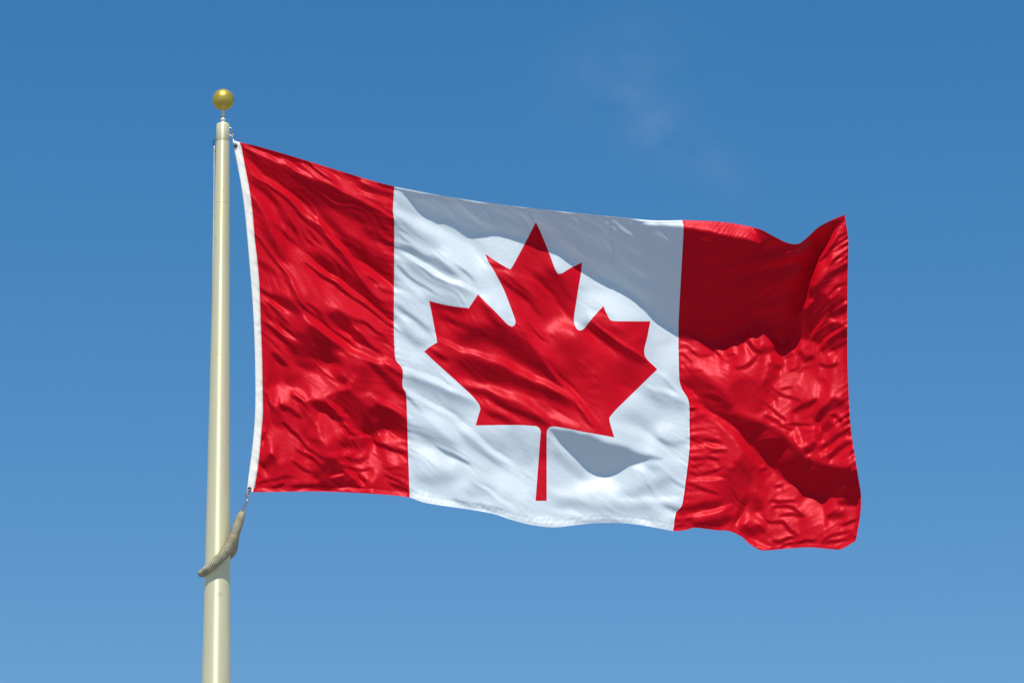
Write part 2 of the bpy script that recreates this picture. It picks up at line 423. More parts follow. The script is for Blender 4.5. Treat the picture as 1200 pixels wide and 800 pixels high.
Z = dict(A1=(270,160,.15),A2=(370,180,.15),A3=(290,260,.15),A4=(370,280,.15),A5=(290,370,.15),A6=(370,380,.15),A7=(280,470,.15),A8=(370,470,.15),
         B1=(780,240,.15),B2=(890,240,.15),B3=(780,350,.15),B4=(890,350,.15),B5=(780,440,.15),B6=(890,440,.15),B7=(780,540,.15),B8=(890,540,.15),
         C1=(455,215,.175),C2=(455,340,.175),C3=(465,470,.175),C4=(570,240,.175),C5=(570,360,.175),C6=(580,485,.175),C7=(680,340,.175),C8=(690,480,.175))
FOLDS = """
A3 .7 100 400,250 420,400 450,560
A3 .6 50 330,200 450,300
A3 .7 60 560,480 700,600 790,680
A4 .7 80 60,400 200,500 350,560 500,690
A7 .7 120 300,200 300,350 320,480
A7 .8 60 600,120 700,200 720,280
A8 .8 60 40,150 80,250 60,330
A1 -.5 25 90,50 300,120 560,190
A1 -.9 70 330,230 500,310 700,420 800,470
A1 -.6 50 150,150 300,270 450,370 600,470 800,580
A1 -.3 25 120,90 300,190 480,270
A1 .6 18 80,60 250,130 450,215 620,300 800,385
A1 .8 22 110,180 220,290 350,390 480,480 600,580 700,690 800,800
A1 -.5 14 200,330 320,410 430,490 540,600 640,720
A1 -.5 30 170,340 260,420 350,520 430,640 520,760
A1 .8 40 180,430 260,530 330,650 400,790
A1 -.4 28 180,500 230,600 290,740 310,800
A1 -.4 14 600,190 700,290 800,370
A1 .5 12 560,210 650,270 720,320
A1 .7 14 650,215 740,270 800,310
A2 -.5 35 150,140 300,170 450,215 600,260
A2 .8 14 0,90 80,150 150,210 250,265 350,320
A2 .6 12 160,190 210,155
A2 .8 14 355,205 410,225 480,240
A2 .5 30 180,230 280,250 360,300
A2 -.4 25 330,250 450,290 600,330
A2 .7 14 300,270 430,325 600,370
A2 -.6 60 0,320 200,450 400,520 600,620
A2 -.9 50 0,215 150,310 300,385 450,450 600,540
A2 .7 12 0,165 150,255 320,335 460,410 600,500
A2 0 40 80,440 250,540 400,620 560,700
A2 -.7 40 400,600 500,660 600,720
A2 -.5 30 60,480 180,600 320,720 420,800
A3 -.55 35 110,20 170,120 230,220 300,290
A3 -.6 10 60,90 130,190 200,300 240,350
A3 .7 18 255,310 320,410 370,510 430,620
A3 -.7 12 230,310 290,400 340,500 400,610 470,690 570,790
A3 -.4 22 90,290 150,360 210,410
A3 -.3 20 220,20 290,90 360,160
A3 -.7 30 520,20 600,110 700,230 800,330
A3 .8 14 560,0 650,110 740,220 800,270
A3 -.8 42 520,290 620,340 720,390 800,440
A3 -.5 14 470,60 500,100 560,170
A3 -.5 12 470,240 520,270
A3 -.5 12 460,140 520,180
A3 -.6 12 470,340 540,400 620,450 700,490
A3 .7 12 540,320 600,390 700,450 790,510
A3 -.6 14 680,470 740,520 800,560
A3 -.9 35 190,590 280,620 350,660 400,720
A3 .6 14 120,560 230,660 330,700
A3 -.6 20 100,520 170,590
A3 -.6 14 180,650 260,750 300,800
A3 -.6 14 110,640 180,760
A3 -.7 14 480,640 540,680 580,750
A3 -.8 45 690,720 760,760 800,800
A4 -.9 55 230,20 330,100 450,190 600,330
A4 -.2 25 400,60 520,130 600,200
A4 -.7 30 480,140 600,260
A4 .5 8 500,60 600,140
A4 .7 50 330,200 420,300 560,400
A4 .8 20 120,0 220,90 330,180 450,270 580,370
A4 -.7 12 80,10 180,110 270,200 340,300
A4 -.6 12 300,220 340,320 420,420 520,500 600,510
A4 -.5 12 500,400 600,420
A4 -.3 14 400,290 480,360
A4 -.9 40 30,130 130,210 250,290 330,380 430,490 540,570 610,590
A4 .6 16 0,200 120,290 240,370 330,440 450,540 600,670
A4 -.6 12 20,270 140,350 250,430 380,520 520,620 600,690
A4 -.85 50 110,600 190,640 250,700 310,770
A4 -.7 14 280,620 400,670 500,740 540,790
A4 -.6 12 270,660 350,740 400,800
A4 -.5 16 0,570 60,650 120,700
A4 -.8 40 0,720 100,790
A4 .7 14 0,630 100,720 200,790
A4 .6 10 130,700 250,750 310,800
A5 -.7 40 380,130 480,200
A5 -1 70 350,260 450,270 560,280 640,270
A5 -.9 45 480,110 580,190 680,240
A5 -.8 30 400,370 480,400 520,390
A5 -.6 16 110,100 180,170 250,260
A5 -.7 20 150,60 250,160 320,210
A5 .6 12 200,70 330,160 380,180
A5 .5 12 130,120 220,210 300,290
A5 -.7 20 200,300 260,350 310,390
A5 -.5 14 220,20 300,110 350,160
A5 .9 28 440,10 540,70 640,150 800,260
A5 -.5 20 700,50 800,80
A5 -.4 14 600,60 720,150 800,190
A5 .2 50 250,430 400,430
A5 .9 70 210,530 250,620 230,700
A5 .8 40 300,570 420,620 460,680
A5 -.2 40 290,490 420,490
A5 -.4 16 260,690 330,750
A5 -.5 18 350,630 430,680 490,750
A5 -.4 12 160,440 150,600 190,760
A5 .7 50 540,460 560,560 520,640
A5 .6 20 640,340 700,300 760,290
A5 -.6 16 660,340 720,320
A5 -.6 16 680,450 770,500
A5 -.7 30 700,600 780,620
A5 .7 16 600,620 700,570 800,500
A5 -.85 24 490,680 590,695 660,730 720,780
A5 .7 16 620,670 700,720 780,790
A6 -.9 60 30,130 100,210 60,260
A6 .8 20 20,20 150,110 300,210 430,280 560,300 660,360
A6 -.6 14 130,50 220,110 290,150
A6 .6 8 130,30 260,110 400,190 580,270
A6 -.7 16 290,110 400,170 500,230
A6 -.6 14 250,20 350,110 450,190
A6 .6 10 290,10 400,90 600,190
A6 -.4 14 440,110 600,170
A6 -.4 12 150,190 220,180
A6 .6 60 80,330 120,420 60,520
A6 -.6 16 110,280 180,290
A6 -.7 18 160,420 230,450
A6 -.35 80 360,330 330,430 330,520
A6 .6 14 90,550 150,510 230,480 290,390
A6 -.4 25 540,330 660,420
A6 -.85 30 430,310 530,400 620,490 690,550
A6 .35 25 470,470 560,560 680,640
A6 .4 25 370,550 450,530
A6 -.9 50 230,530 310,620 370,720 420,780
A6 -.8 40 480,640 580,710 700,780
A6 .5 18 450,560 560,610 700,710
A6 -.6 40 170,570 220,620 250,690
A6 -.8 22 0,640 80,660 150,710 200,760
A6 .7 10 110,620 180,690 250,720
A7 -.3 20 330,40 400,90 480,130
A7 -.5 14 340,160 420,230 460,270
A7 -.3 30 480,60 560,160 520,260 620,320
A7 -.5 12 470,290 570,390 680,460
A7 -.6 12 460,380 560,440 640,510
A7 -.6 14 430,470 500,520 560,560
A7 -.9 24 560,20 660,50 740,90 790,140
A7 -.6 14 180,300 200,240
A7 -.65 35 180,500 230,480 270,420
A7 -.3 12 140,640 280,600 420,590
A7 -.5 12 260,670 350,640
A7 -.75 45 720,450 660,520 600,590
A7 -.8 40 760,540 720,600 640,640
A7 -.95 22 430,665 600,665 800,660
A7 .4 12 120,690 400,700 800,700
A8 -.9 55 280,60 340,150 400,210 520,200
A8 -.9 45 420,60 540,140 640,210 720,250
A8 .4 16 540,20 640,80 710,120
A8 .8 10 190,200 260,280 330,280 400,270
A8 .8 10 220,170 310,240 400,270
A8 -.6 12 200,190 290,265 350,262
A8 -.5 50 200,310 300,330 370,350
A8 .6 24 130,400 220,400 290,380
A8 -.5 20 230,440 340,460 400,440
A8 -.8 60 130,450 150,530 200,580
A8 -.7 50 240,560 200,640 330,630
A8 .7 14 190,470 270,550 380,650
A8 .6 10 110,590 220,570
A8 -.95 24 0,660 150,660 350,680
A8 .9 45 470,280 560,280 650,290
A8 .9 50 450,320 450,450 430,560 430,640
A8 -.7 16 460,310 520,350 600,380 710,400
A8 .7 50 560,460 680,440
A8 -.5 10 550,520 710,510
A8 -.5 10 540,580 640,620 710,670
A8 -.5 9 600,560 715,590
A8 -.7 14 580,640 650,670 715,690
A8 -.4 14 200,500 320,530 420,520
A8 -.5 16 330,560 390,620
A8 .6 16 200,690 400,700 720,740
C1 0 50 60,110 200,210 400,290 560,370 640,440
C1 .6 60 380,430 500,500 600,600
C1 .7 30 50,190 200,270 350,340 480,420 620,540
C1 -.25 40 60,250 180,340 320,410
C1 -.8 28 60,420 200,470 330,540 450,600
C1 -.3 40 140,540 260,640 400,700 540,740
C1 .7 16 110,470 250,550 400,640 560,700
C1 -.4 12 60,540 160,640 300,730
C1 -.4 12 210,560 330,640 460,690
C1 .4 14 50,580 130,660 250,770
C1 .4 20 60,690 150,770
C1 -.3 10 45,330 130,390
C1 -.3 8 45,300 120,330
C1 -.35 14 470,550 520,610 560,650
C2 -.35 22 50,90 150,170 300,290
C2 .5 20 60,150 160,230 230,310
C2 -.3 30 100,270 200,350 290,370
C2 .5 50 80,330 130,430 220,470
C2 -.4 60 120,590 260,640 420,700 560,770
C2 .7 20 110,530 260,580 420,650 540,710
C2 .6 14 120,670 240,740 340,800
C2 -.2 14 130,720 200,790
C2 -.3 40 240,60 420,60 530,100
C2 .6 40 640,30 760,150
C2 -.7 26 300,110 420,120 520,140
C2 .3 16 530,160 600,200 690,230
C2 -.6 30 330,160 430,210 560,260
C2 .35 12 400,230 500,280 590,310
C2 -.9 60 480,330 620,300 760,330
C2 -.6 25 640,110 720,230 790,280
C2 -.95 70 470,480 580,520 720,560 800,590
C2 .75 18 330,300 430,370 560,410 680,440 800,490
C2 -.6 20 300,410 360,460 420,470
C2 .6 14 260,400 320,370
C2 .5 10 350,500 430,480
C2 .6 20 420,590 560,620 680,650 800,690
C2 -.7 25 500,650 640,690 800,750
C2 .6 16 380,560 480,640 600,740
C3 -.3 60 560,230 700,300 780,350
C3 -.2 40 330,40 470,110
C3 .6 40 190,80 330,160 400,250
C3 -.4 45 100,180 230,240 380,310
C3 .6 50 130,310 280,380 400,430
C3 -.75 14 290,320 400,370 490,410
C3 -.35 30 440,230 560,330 700,420
C3 .7 18 160,0 320,60 440,160 580,280 760,410
C3 -.3 45 130,520 280,530 380,500
C3 .4 30 380,580 480,540
C3 -.25 40 500,560 600,590 480,620
C3 .5 40 640,480 740,600
C3 .5 14 560,560 680,650 780,710
C3 .6 26 110,620 260,650 400,690
C3 -.4 14 400,665 560,710 700,720
C3 .5 12 200,675 500,725 760,790
C4 0 60 330,260 300,350 250,430
C4 -.75 50 420,430 490,530 560,650
C4 -.6 40 330,480 450,590 560,720
C4 .7 30 200,640 280,740
C4 .6 12 170,470 300,500 400,590 480,700
C4 -.7 22 100,500 200,570 280,640 350,720
C4 .6 20 10,360 90,430 160,450
C4 -.4 14 150,480 250,560 330,650
C4 -.1 30 620,560 680,560
C4 .5 40 60,560 140,700
C4 -.35 12 20,400 130,430
C5 -.15 90 690,420 720,560 760,660
C5 .8 50 240,80 320,180 420,300 480,420
C5 .9 30 380,170 520,120 640,170 760,260
C5 -.5 80 520,230 580,350 570,460
C5 -.6 12 280,80 310,160 380,220
C5 -.7 40 30,110 150,190 270,280
C5 -1 55 60,200 180,280 320,370 450,450 560,540
C5 -.5 12 230,150 290,270 370,370 480,470
C5 .7 12 330,160 400,110 480,80
C5 .8 16 420,390 500,490 590,580 680,690 740,770
C5 -.9 45 0,430 120,460 280,520 420,570 560,650
C5 .8 24 0,330 120,370 220,420 330,480 460,530 570,590
C5 -.8 30 40,620 180,680 300,730 380,780
C5 .75 26 0,530 120,570 240,610 330,670 420,720 560,760
C5 .5 10 0,640 120,700 210,755
C5 -.7 22 0,700 80,740 160,770
C5 .5 9 640,360 700,320
C5 .5 9 680,440 730,420
C5 .5 9 690,490 740,470
C5 .5 9 700,570 770,540
C5 .5 9 720,640 780,610
C5 -.4 9 640,390 720,350
C5 -.4 9 680,470 740,445
C5 -.4 9 690,540 760,510
C5 -.4 9 710,605 770,580
C5 -.5 12 590,620 650,720 700,790
C5 .6 12 700,60 780,50
C6 -.3 90 60,130 180,200 230,330
C6 .7 16 0,250 90,320
C6 .5 50 40,400 150,490 200,570
C6 -.4 30 330,120 315,300
C6 .2 14 290,470 340,450
C6 -.35 50 390,250 480,330 600,420
C6 .6 40 480,510 620,480 760,450
C6 .5 30 380,500 500,540 640,600
C6 -.3 40 420,600 560,600 740,640
C6 .6 20 250,690 400,720 520,740
C6 -.6 14 570,720 700,715 800,715
C6 .6 12 380,650 520,660 600,690
C7 .6 50 100,30 250,110 400,180
C7 .4 50 520,330 600,400 620,500
C7 0 60 300,260 380,300
C7 -.45 90 260,480 330,560 300,640
C7 .7 40 30,330 120,360 200,420
C7 -1.5 36 60,240 140,290 240,360 340,430 410,470
C7 .7 10 110,230 220,310 340,390 430,450 510,520
C7 -.5 14 330,370 430,330
C7 .4 12 320,380 440,240
C7 -.4 20 200,250 300,300
C7 -.3 12 500,370 620,320
C7 -.35 60 430,680 560,740 700,780
C7 .6 12 520,540 600,620 720,710
C7 .5 12 460,650 600,680 700,720
C7 -.35 20 560,590 620,660
C8 -.3 70 240,40 380,90 330,130
C8 .6 30 170,100 300,140 430,210 520,290
C8 .6 40 450,110 560,120
C8 -.5 20 460,190 540,230 650,200
C8 .5 40 320,220 450,290 600,350
C8 .6 30 300,390 420,380
C8 -.3 20 390,390 470,390
C8 .5 60 100,500 200,520
C8 -.4 40 260,580 380,530 560,460
C8 .6 14 200,600 420,600 560,590 630,560
C8 -.3 45 60,670 250,670 420,660
C8 -.5 10 80,735 220,755 330,740
C8 .6 14 300,760 420,770
C8 -.6 20 500,640 600,660
C8 .5 30 480,720 560,700
C8 -.3 12 400,740 480,690
B2 .7 60 560,300 460,480 400,620
B2 -.8 35 690,480 600,530 500,610 430,680
B2 -.9 40 400,690 470,700 520,770
B2 .8 12 350,790 410,730
B2 -.7 40 580,720 640,760
B2 -.5 20 540,200 600,150 640,110
B2 -.4 12 470,440 540,350 620,260 690,220
B2 -.4 12 540,480 600,420 690,390
B2 .6 14 440,400 520,330 600,230
B2 -.3 10 510,420 590,320 690,270
B2 -.5 14 540,690 600,640 690,610
B3 .7 100 300,520 450,480 700,290
B3 -.35 90 560,650 620,720 700,640
B3 -.9 45 150,640 260,680 380,760
B3 .6 20 150,680 230,770
B3 -.7 20 650,330 680,380 740,415 800,410
B3 -.3 14 190,410 260,440 350,440
B3 -.6 14 550,550 620,530 720,450
B3 -.5 20 120,310 190,290
B3 -.4 10 130,440 190,490
B3 -.4 10 130,570 280,560
B3 -.4 12 370,380 420,440
B3 -.4 8 480,440 540,430
B3 -.4 8 480,500 540,450
B3 -.5 8 540,340 590,355
B4 .6 50 330,620 420,700
B4 .8 50 540,430 600,430
B4 -1.05 60 360,60 440,100 520,60
B4 -1 50 420,180 350,200 300,260
B4 -1 50 600,60 640,130
B4 -1.05 60 480,270 560,240 620,210
B4 -1.05 40 660,330 560,360 480,400
B4 .7 8 350,80 410,10
B4 .7 8 265,130 310,80
B4 .6 8 410,300 450,220 510,160
B4 .6 9 460,400 530,310 620,240
B4 .3 30 540,160 590,190 680,170
B4 -.7 18 560,200 620,220
B4 -.7 24 330,410 340,460 430,470
B4 -.6 16 480,510 540,530 600,500
B4 -.8 28 460,650 530,650
B4 -.8 35 60,580 100,610 40,700
B4 -.6 25 80,520 180,540
B4 -.6 22 10,380 90,390 140,370
B4 -.5 8 170,420 220,410
B4 -.5 8 200,470 260,430
B4 -.5 8 230,570 290,540
B4 -.5 8 170,700 250,690
B4 -.5 8 290,680 370,720
B5 -.3 90 520,80 640,150 740,260
B5 -.9 60 170,30 330,110 430,170
B5 -.7 60 280,130 420,210 520,260
B5 .8 35 420,350 520,430 600,520 650,580
B5 -.6 80 560,690 640,740 480,780
B5 -.6 12 195,340 310,320
B5 -.8 18 195,510 280,490 420,520
B5 -.6 12 330,610 470,590
B5 -.6 12 190,640 320,650 420,660
B5 -.5 12 190,250 260,240
B5 -.5 12 180,700 300,690
B5 .7 12 190,215 280,260 400,330
B5 .5 16 200,560 300,540 460,570
B5 .8 8 570,530 680,640 730,710 790,700
B6 .6 100 300,60 480,130 420,260
B6 -1 40 440,340 520,270 590,190
B6 -.9 40 600,200 660,240
B6 -.7 25 260,280 350,240 440,190
B6 -.9 45 500,390 560,410
B6 -.4 16 500,330 600,310 650,380
B6 -.6 10 60,60 160,140 300,200
B6 -.6 10 30,190 120,280 210,350
B6 -.6 16 50,310 150,370
B6 -.6 10 200,390 310,380 430,390
B6 -.6 10 150,390 260,440 350,490
B6 .7 40 250,430 320,500 330,560
B6 .6 20 370,620 440,540 500,510
B6 .7 20 460,630 560,560 690,470
B6 -.9 22 500,550 590,500 690,430
B6 -.9 24 540,640 620,570 690,530
B6 .5 22 560,680 650,630 700,590
B6 -.8 30 350,580 400,570 440,520
B6 -.5 30 40,30 60,100 130,170
B6 .6 12 480,440 460,400 330,400
B7 -.45 110 580,100 560,250 600,330
B7 -.9 25 640,260 600,360 540,470
B7 -.7 40 700,250 720,380
B7 -.6 12 170,90 300,100 440,50
B7 -.6 14 160,190 300,220 400,260
B7 -.9 35 110,390 260,370 420,330
B7 .6 20 100,440 250,410 420,380 500,350
B7 .6 14 200,150 330,140 450,150
B7 -1.1 35 230,500 360,480 500,440
B7 -.8 16 90,500 210,450
B7 .7 25 560,490 640,440 720,440 780,500
B7 -.85 35 600,520 680,560 740,520
B7 .6 20 640,610 720,650 790,680
B8 .55 70 330,330 450,400 560,520
B8 -.7 12 90,310 180,325 270,320
B8 -.7 10 120,350 240,370 340,430
B8 -.7 12 170,430 250,425 330,440
B8 -.7 12 60,460 180,490 280,580
B8 -.7 16 110,620 160,640 260,600
B8 -.6 12 180,680 300,640 420,620
B8 -.5 30 520,430 660,430
B8 -.7 24 620,330 770,320
B8 -.5 10 490,640 600,570 700,540
B8 -.5 12 530,640 650,620 730,560
B8 -.4 10 640,500 770,460
B8 -.7 30 20,520 0,560
B8 -.6 12 110,190 170,190
B8 .5 10 640,210 730,150
B8 -.6 20 60,50 30,70
"""
STRONG = 1.0
fill(-0.95, 9, [(953,342),(962,342),(975,352),(987,359),(986,369),(981,376),(992,387),(992,400),(986,405),(968,408),(956,400),(948,396),(935,393),(927,386),(929,377),(940,364)])
for ln in FOLDS.strip().splitlines():
    f = ln.split()
    x0, y0, s = Z[f[0]]
    pts = [(x0 + s * float(a), y0 + s * float(b)) for a, b in (q.split(',') for q in f[3:])]
    v, wd = float(f[1]), float(f[2]) * s
    if wd < 3.2: v *= (1.7 if v > 0 else 1.35) if f[0][0] != 'C' else 1.3; wd = wd * .8 + .15
    elif -1.2 <= v < 0: v *= 0.95
    elif v > 0: v *= 1.1
    stroke(v, wd, pts)

# cloth pulled taut runs its creases out along the pull
def along(A, ang, sl, sc):
    a = math.radians(ang)
    ky = np.fft.fftfreq(GH)[:, None] * 2 * np.pi; kx = np.fft.fftfreq(GW)[None] * 2 * np.pi
    H = np.exp(-((kx * math.cos(a) + ky * math.sin(a)) * sl) ** 2 / 2 - ((-kx * math.sin(a) + ky * math.cos(a)) * sc) ** 2 / 2)
    return np.fft.ifft2(np.fft.fft2(A) * H).real
_m = sstep((Xg - 790) / 60); _lo = sstep((Yg - 420) / 60) * sstep((480 - Xg) / 40)
_Ta = along(T, 36, 4.5, 0.3); _Tb = along(T, -22, 1.2, 0.3); _Tc = along(T, 36, 1.2, 0.3)
T = ((_Ta * (1 - _lo) + _Tc * _lo) * (1 - _m) + _Tb * _m).astype(np.float32)
_g = 1.32 - 0.14 * sstep((Xg - 470) / 20) * sstep((805 - Xg) / 20)
T = T + 0.85 * (T - along(T, 0, 3.5, 3.5))
T = 0.18 + 0.08 * sstep((Xg - 470) / 20) * sstep((805 - Xg) / 20) + (T - 0.22) * _g
T = np.where(T < -0.45, -0.45 - 0.46 * np.tanh((-0.45 - T) / 0.46), T)

# little creases, worked along the direction of the pull in each part of the cloth
fine_l = 0.7 * spec_noise(8, 38, 35, 11) + 0.5 * spec_noise(15, 30, 40, 12) + 0.3 * spec_noise(6, 12, 25, 15)
fine_r = 0.6 * spec_noise(8, 16, -28, 13) + 0.5 * spec_noise(13, 20, -20, 14) + 0.3 * spec_noise(6, 10, 5, 16)
mixr = sstep((Xg - 830) / 110)
patch = np.clip(0.55 + 0.45 * low_noise(22, 21), 0.05, 1.4)
fine = (fine_l * (1 - mixr) + fine_r * mixr) * patch
s1x = np.interp(Yg[:, 0], [p[1] for p in SEAM1], [p[0] for p in SEAM1])[:, None]
s2x = np.interp(Yg[:, 0], [p[1] for p in SEAM2], [p[0] for p in SEAM2])[:, None]
rx = np.interp(Yg[:, 0], [p[1] for p in RIGHT], [p[0] for p in RIGHT])[:, None]
lx = np.interp(Yg[:, 0], [p[1] for p in LEFT], [p[0] for p in LEFT])[:, None]
white = sstep((Xg - s1x) / 6) * sstep((s2x - Xg) / 6)
T += fine * (0.05 * (1 - white) + 0.04 * white + 0.07 * mixr)

# long silky creases: fanned out from the upper corner of the hoist, slanting through the middle, rising at the fly
def field(seed, lc, ll, a, b):
    r = np.random.default_rng(seed); n = 1024
    F = np.fft.fft2(r.standard_normal((n, n)))
    ka = np.fft.fftfreq(n)[:, None]; kb = np.fft.fftfreq(n)[None]
    q = np.fft.ifft2(F * np.exp(-((np.abs(ka) * lc - 1) / 0.5) ** 2) * np.exp(-(kb * ll) ** 2 * 2)).real
    q /= q.std()
    a = np.mod(a, n); b = np.mod(b, n)
    i = a.astype(int); j = b.astype(int); u = a - i; v = b - j
    i2 = (i + 1) % n; j2 = (j + 1) % n; i %= n; j %= n
    return q[i, j] * (1-u) * (1-v) + q[i2, j] * u * (1-v) + q[i, j2] * (1-u) * v + q[i2, j2] * u * v
wa = 7 * low_noise(60, 61) + 0.5 * low_noise(22, 62)
def slanted(ang, seed, lc, ll):
    t = math.radians(ang)
    return field(seed, lc, ll, -Xg * math.sin(t) + Yg * math.cos(t) + wa, Xg * math.cos(t) + Yg * math.sin(t))
rad_ = np.hypot(Xg - 262, Yg - 150); th_ = np.arctan2(Yg - 150, Xg - 262)
def fan(seed, lc, ll): return field(seed, lc, ll, th_ * 170 + wa * .8, rad_)
crisp = lambda n: n * np.minimum(np.abs(n), 2.5) * 0.62
wfan = sstep((475 - Xg) / 30) * sstep((400 - Yg) / 90)
s_l = crisp(slanted(34, 71, 8, 70)) + 0.7 * crisp(slanted(38, 72, 5, 45))
s_f = crisp(fan(73, 9, 110)) + 0.7 * crisp(fan(74, 5.5, 70))
s_r = crisp(slanted(-30, 75, 7.5, 45)) + 0.8 * crisp(slanted(-18, 76, 5, 30))
silk = (s_l * (1 - wfan) + s_f * wfan) * (1 - mixr) + s_r * mixr
T += silk * np.clip(0.6 + 0.5 * low_noise(30, 63), 0.08, 1.5) * (0.12 * (1 - white) + 0.065 * white)

def pucker(dist, seed, slope, reach, amp, wl):
    """short creases gathered by a line of stitching"""
    r = np.random.default_rng(seed)
    n = 1400
    F = np.fft.rfft(r.standard_normal(n)); k = np.fft.rfftfreq(n)
    g = np.fft.irfft(F * np.exp(-((k * wl - 1) / 0.5) ** 2), n); g /= g.std()
    g2 = np.fft.irfft(np.fft.rfft(r.standard_normal(n)) * np.exp(-(k * 60) ** 2), n); g2 = np.clip(0.6 + 0.5 * g2 / g2.std(), 0.1, 1.6)
    q = Yg - slope * np.abs(dist)
    v = np.interp(q, np.arange(n) * 1.0 - 100, g * g2)
    return amp * v * np.exp(-(np.abs(dist) / reach) ** 1.3) * (np.abs(dist) < 5 * reach)
dl = np.where(Xg < s1x, s1x - Xg, 1e3); T += pucker(dl, 31, -0.25, 14, 0.30, 7)
dl = np.where(Xg > s1x, Xg - s1x, 1e3); T += pucker(dl, 32, 0.30, 13, 0.20, 7)
dl = np.where(Xg > s2x, Xg - s2x, 1e3); T += pucker(dl, 33, -0.10, 17, 0.34, 8) * (Yg > 400)
dl = np.where(Xg < s2x, s2x - Xg, 1e3); T += pucker(dl, 34, -0.2, 10, 0.16, 6)
dl = np.where(Xg < rx + 4, np.maximum(rx - Xg, 0), 1e3); T += pucker(dl, 35, 0.62, 15, 0.62, 8.5)
dl = np.where(Xg > lx - 2, np.abs(Xg - lx), 1e3); T += pucker(dl, 36, 0.9, 16, 0.22, 12)
botx = np.array(BOT2); by = np.interp(Xg[0], botx[:, 0], botx[:, 1])[None]
T += white * np.exp(-((Yg - by + 6) / 5) ** 2) * (0.13 * spec_noise(5, 5, 70, 41) + 0.12 * spec_noise(7, 6, -50, 42))

# parts that hang over so far that they lie in their own shade
damp = np.zeros_like(T)
def shade(val, soft, P, keep):
    """turn the cloth past the sun there, keeping part of the small creases"""
    global T
    d = poly_dist(WX, WY, P)
    a = sstep(d / soft + 0.5)
    T[:] = T * (1 - a) + (val + keep * (T - 0.0)) * a
SHADE_TOP = [(470,222.5),(471,224),(485,239.5),(493.5,248),(513,257),(523,256),(537,264),(553,273.6),(567,275),(584,273),(614,280),(643,291.6),(673,308),(682,316),(710,330),(738,344),(753,356),(767,371),(781,381),(795,386),(810,389),(823,395),(835,400.7),(852,396.5),(856,391),(870,385),(883,373),(894,376),(900,382),(905,386),(909,395),(916,403),(923,395),(926.7,386),(927.5,377),(935,360),(942.5,337.5),(950,315),(956,297),(965,283),(974,268),(979,258),(960,262),(945,274),(930,282),(905,272),(890,266),(886,282),(870,279),(850,274.5),(825,270),(797,265.5),(770,262.5),(740,256),(690,250),(620,243),(560,236),(500,227)]
SHADE_FLY = [(818,468),(850,485),(880,489),(897,495),(920,510),(936,525),(944,536),(959,542),(975,547),(990,547),(1006,550),(1012,570),(1012,583),(974,582),(957,579),(939,572),(920,559),(905,547),(899,539),(888,530),(876,518),(861,500),(844,489),(831,480)]
SHADE_WHITE = [(643,503),(668,503),(690,508),(712,517),(748,529),(776,538),(753,540),(737,546),(721,553),(709,557),(699,555),(690,550),(685,546),(668,529),(654,515)]
shade(-1.17 - 0.42 * sstep((Xg - 888) / 24) - 0.06 * sstep((Xg - 760) / 40), 7, SHADE_TOP, 0.30)
shade(-1.20, 9, SHADE_FLY, 0.25)
shade(-1.20, 8, SHADE_WHITE, 0.05)
tm = sstep(poly_dist(WX, WY, SHADE_TOP) / 12) + sstep(poly_dist(WX, WY, SHADE_FLY) / 10)
T += tm * (0.34 * spec_noise(24, 60, -17, 81) + 0.16 * silk - 0.10) * sstep((Xg - 800) / 40)
T += tm * (0.18 * spec_noise(22, 60, 28, 82) + 0.07 * silk) * (1 - sstep((Xg - 800) / 40))
rim = fill(0.9, 5, [(742,252),(742,256.5),(770,262),(797,265),(825,269.5),(850,274),(868,279),(890,285),(880,262),(850,256),(800,254)])

T += rim * (Xg > 800) * 0.45 * np.sin((Xg + 0.9 * Yg) / 0.95 + 1.5 * low_noise(18, 51))

# slope -> depth
K = 0.60
inside = poly_dist(Xg, Yg, HEAD[:1] + TOP + RIGHT + BOT3[::-1] + BOT2[::-1] + BOT1[::-1] + HEAD[::-1])
Gd = K * T * sstep(inside / 30 + 1)
PH, PW = 1100, 1400
Gp = np.zeros((PH, PW)); Gp[190:190 + GH, 188:188 + GW] = Gd
kx = np.fft.fftfreq(PW)[None] * 2 * np.pi; ky = np.fft.fftfreq(PH)[:, None] * 2 * np.pi
EPS = 1 / 420.0
FG = np.fft.fft2(Gp) * np.conj(1j * ky)
LP = np.exp(-(kx ** 2 + ky ** 2) * 26.0 ** 2 / 2)
def solve(ang, lam, lam_iso=0.012):
    a = math.radians(ang)
    return FG / (ky ** 2 + lam * (kx * math.cos(a) + ky * math.sin(a)) ** 2 + lam_iso * kx ** 2 + EPS ** 2)
crop = lambda F: np.fft.ifft2(F).real[190:190 + GH, 188:188 + GW].copy()
# the creases run down to the right in the hoist half and up to the right at the fly
D = crop(solve(0, 0.05) * LP)
D += (1 - mixr) * crop(solve(36, 0.13) * (1 - LP)) + mixr * crop(solve(-26, 0.03) * (1 - LP))
# a row of stitches down the white cloth
stx = 714.5 + 4 * np.sin((Yg - 255) / 30)
D -= 1.3 * np.exp(-((Xg - stx) / 1.3) ** 2) * sstep((Yg - 250) / 6) * sstep((318 - Yg) / 25) * (0.7 + 0.5 * np.sin(Yg * 1.6))
# the hoist stays close to the pole
hoist = np.interp(Yg[:, 0], [p[1] for p in LEFT], [D[int(p[1]) - GY0, int(p[0]) - GX0 + 2] for p in LEFT])[:, None]
D -= hoist * np.exp(-np.clip(Xg - lx, 0, None) / 90.0) * 0.8
print('drape depth range', D[inside > 0].min(), D[inside > 0].max())
D = np.clip(D, -140, 140)

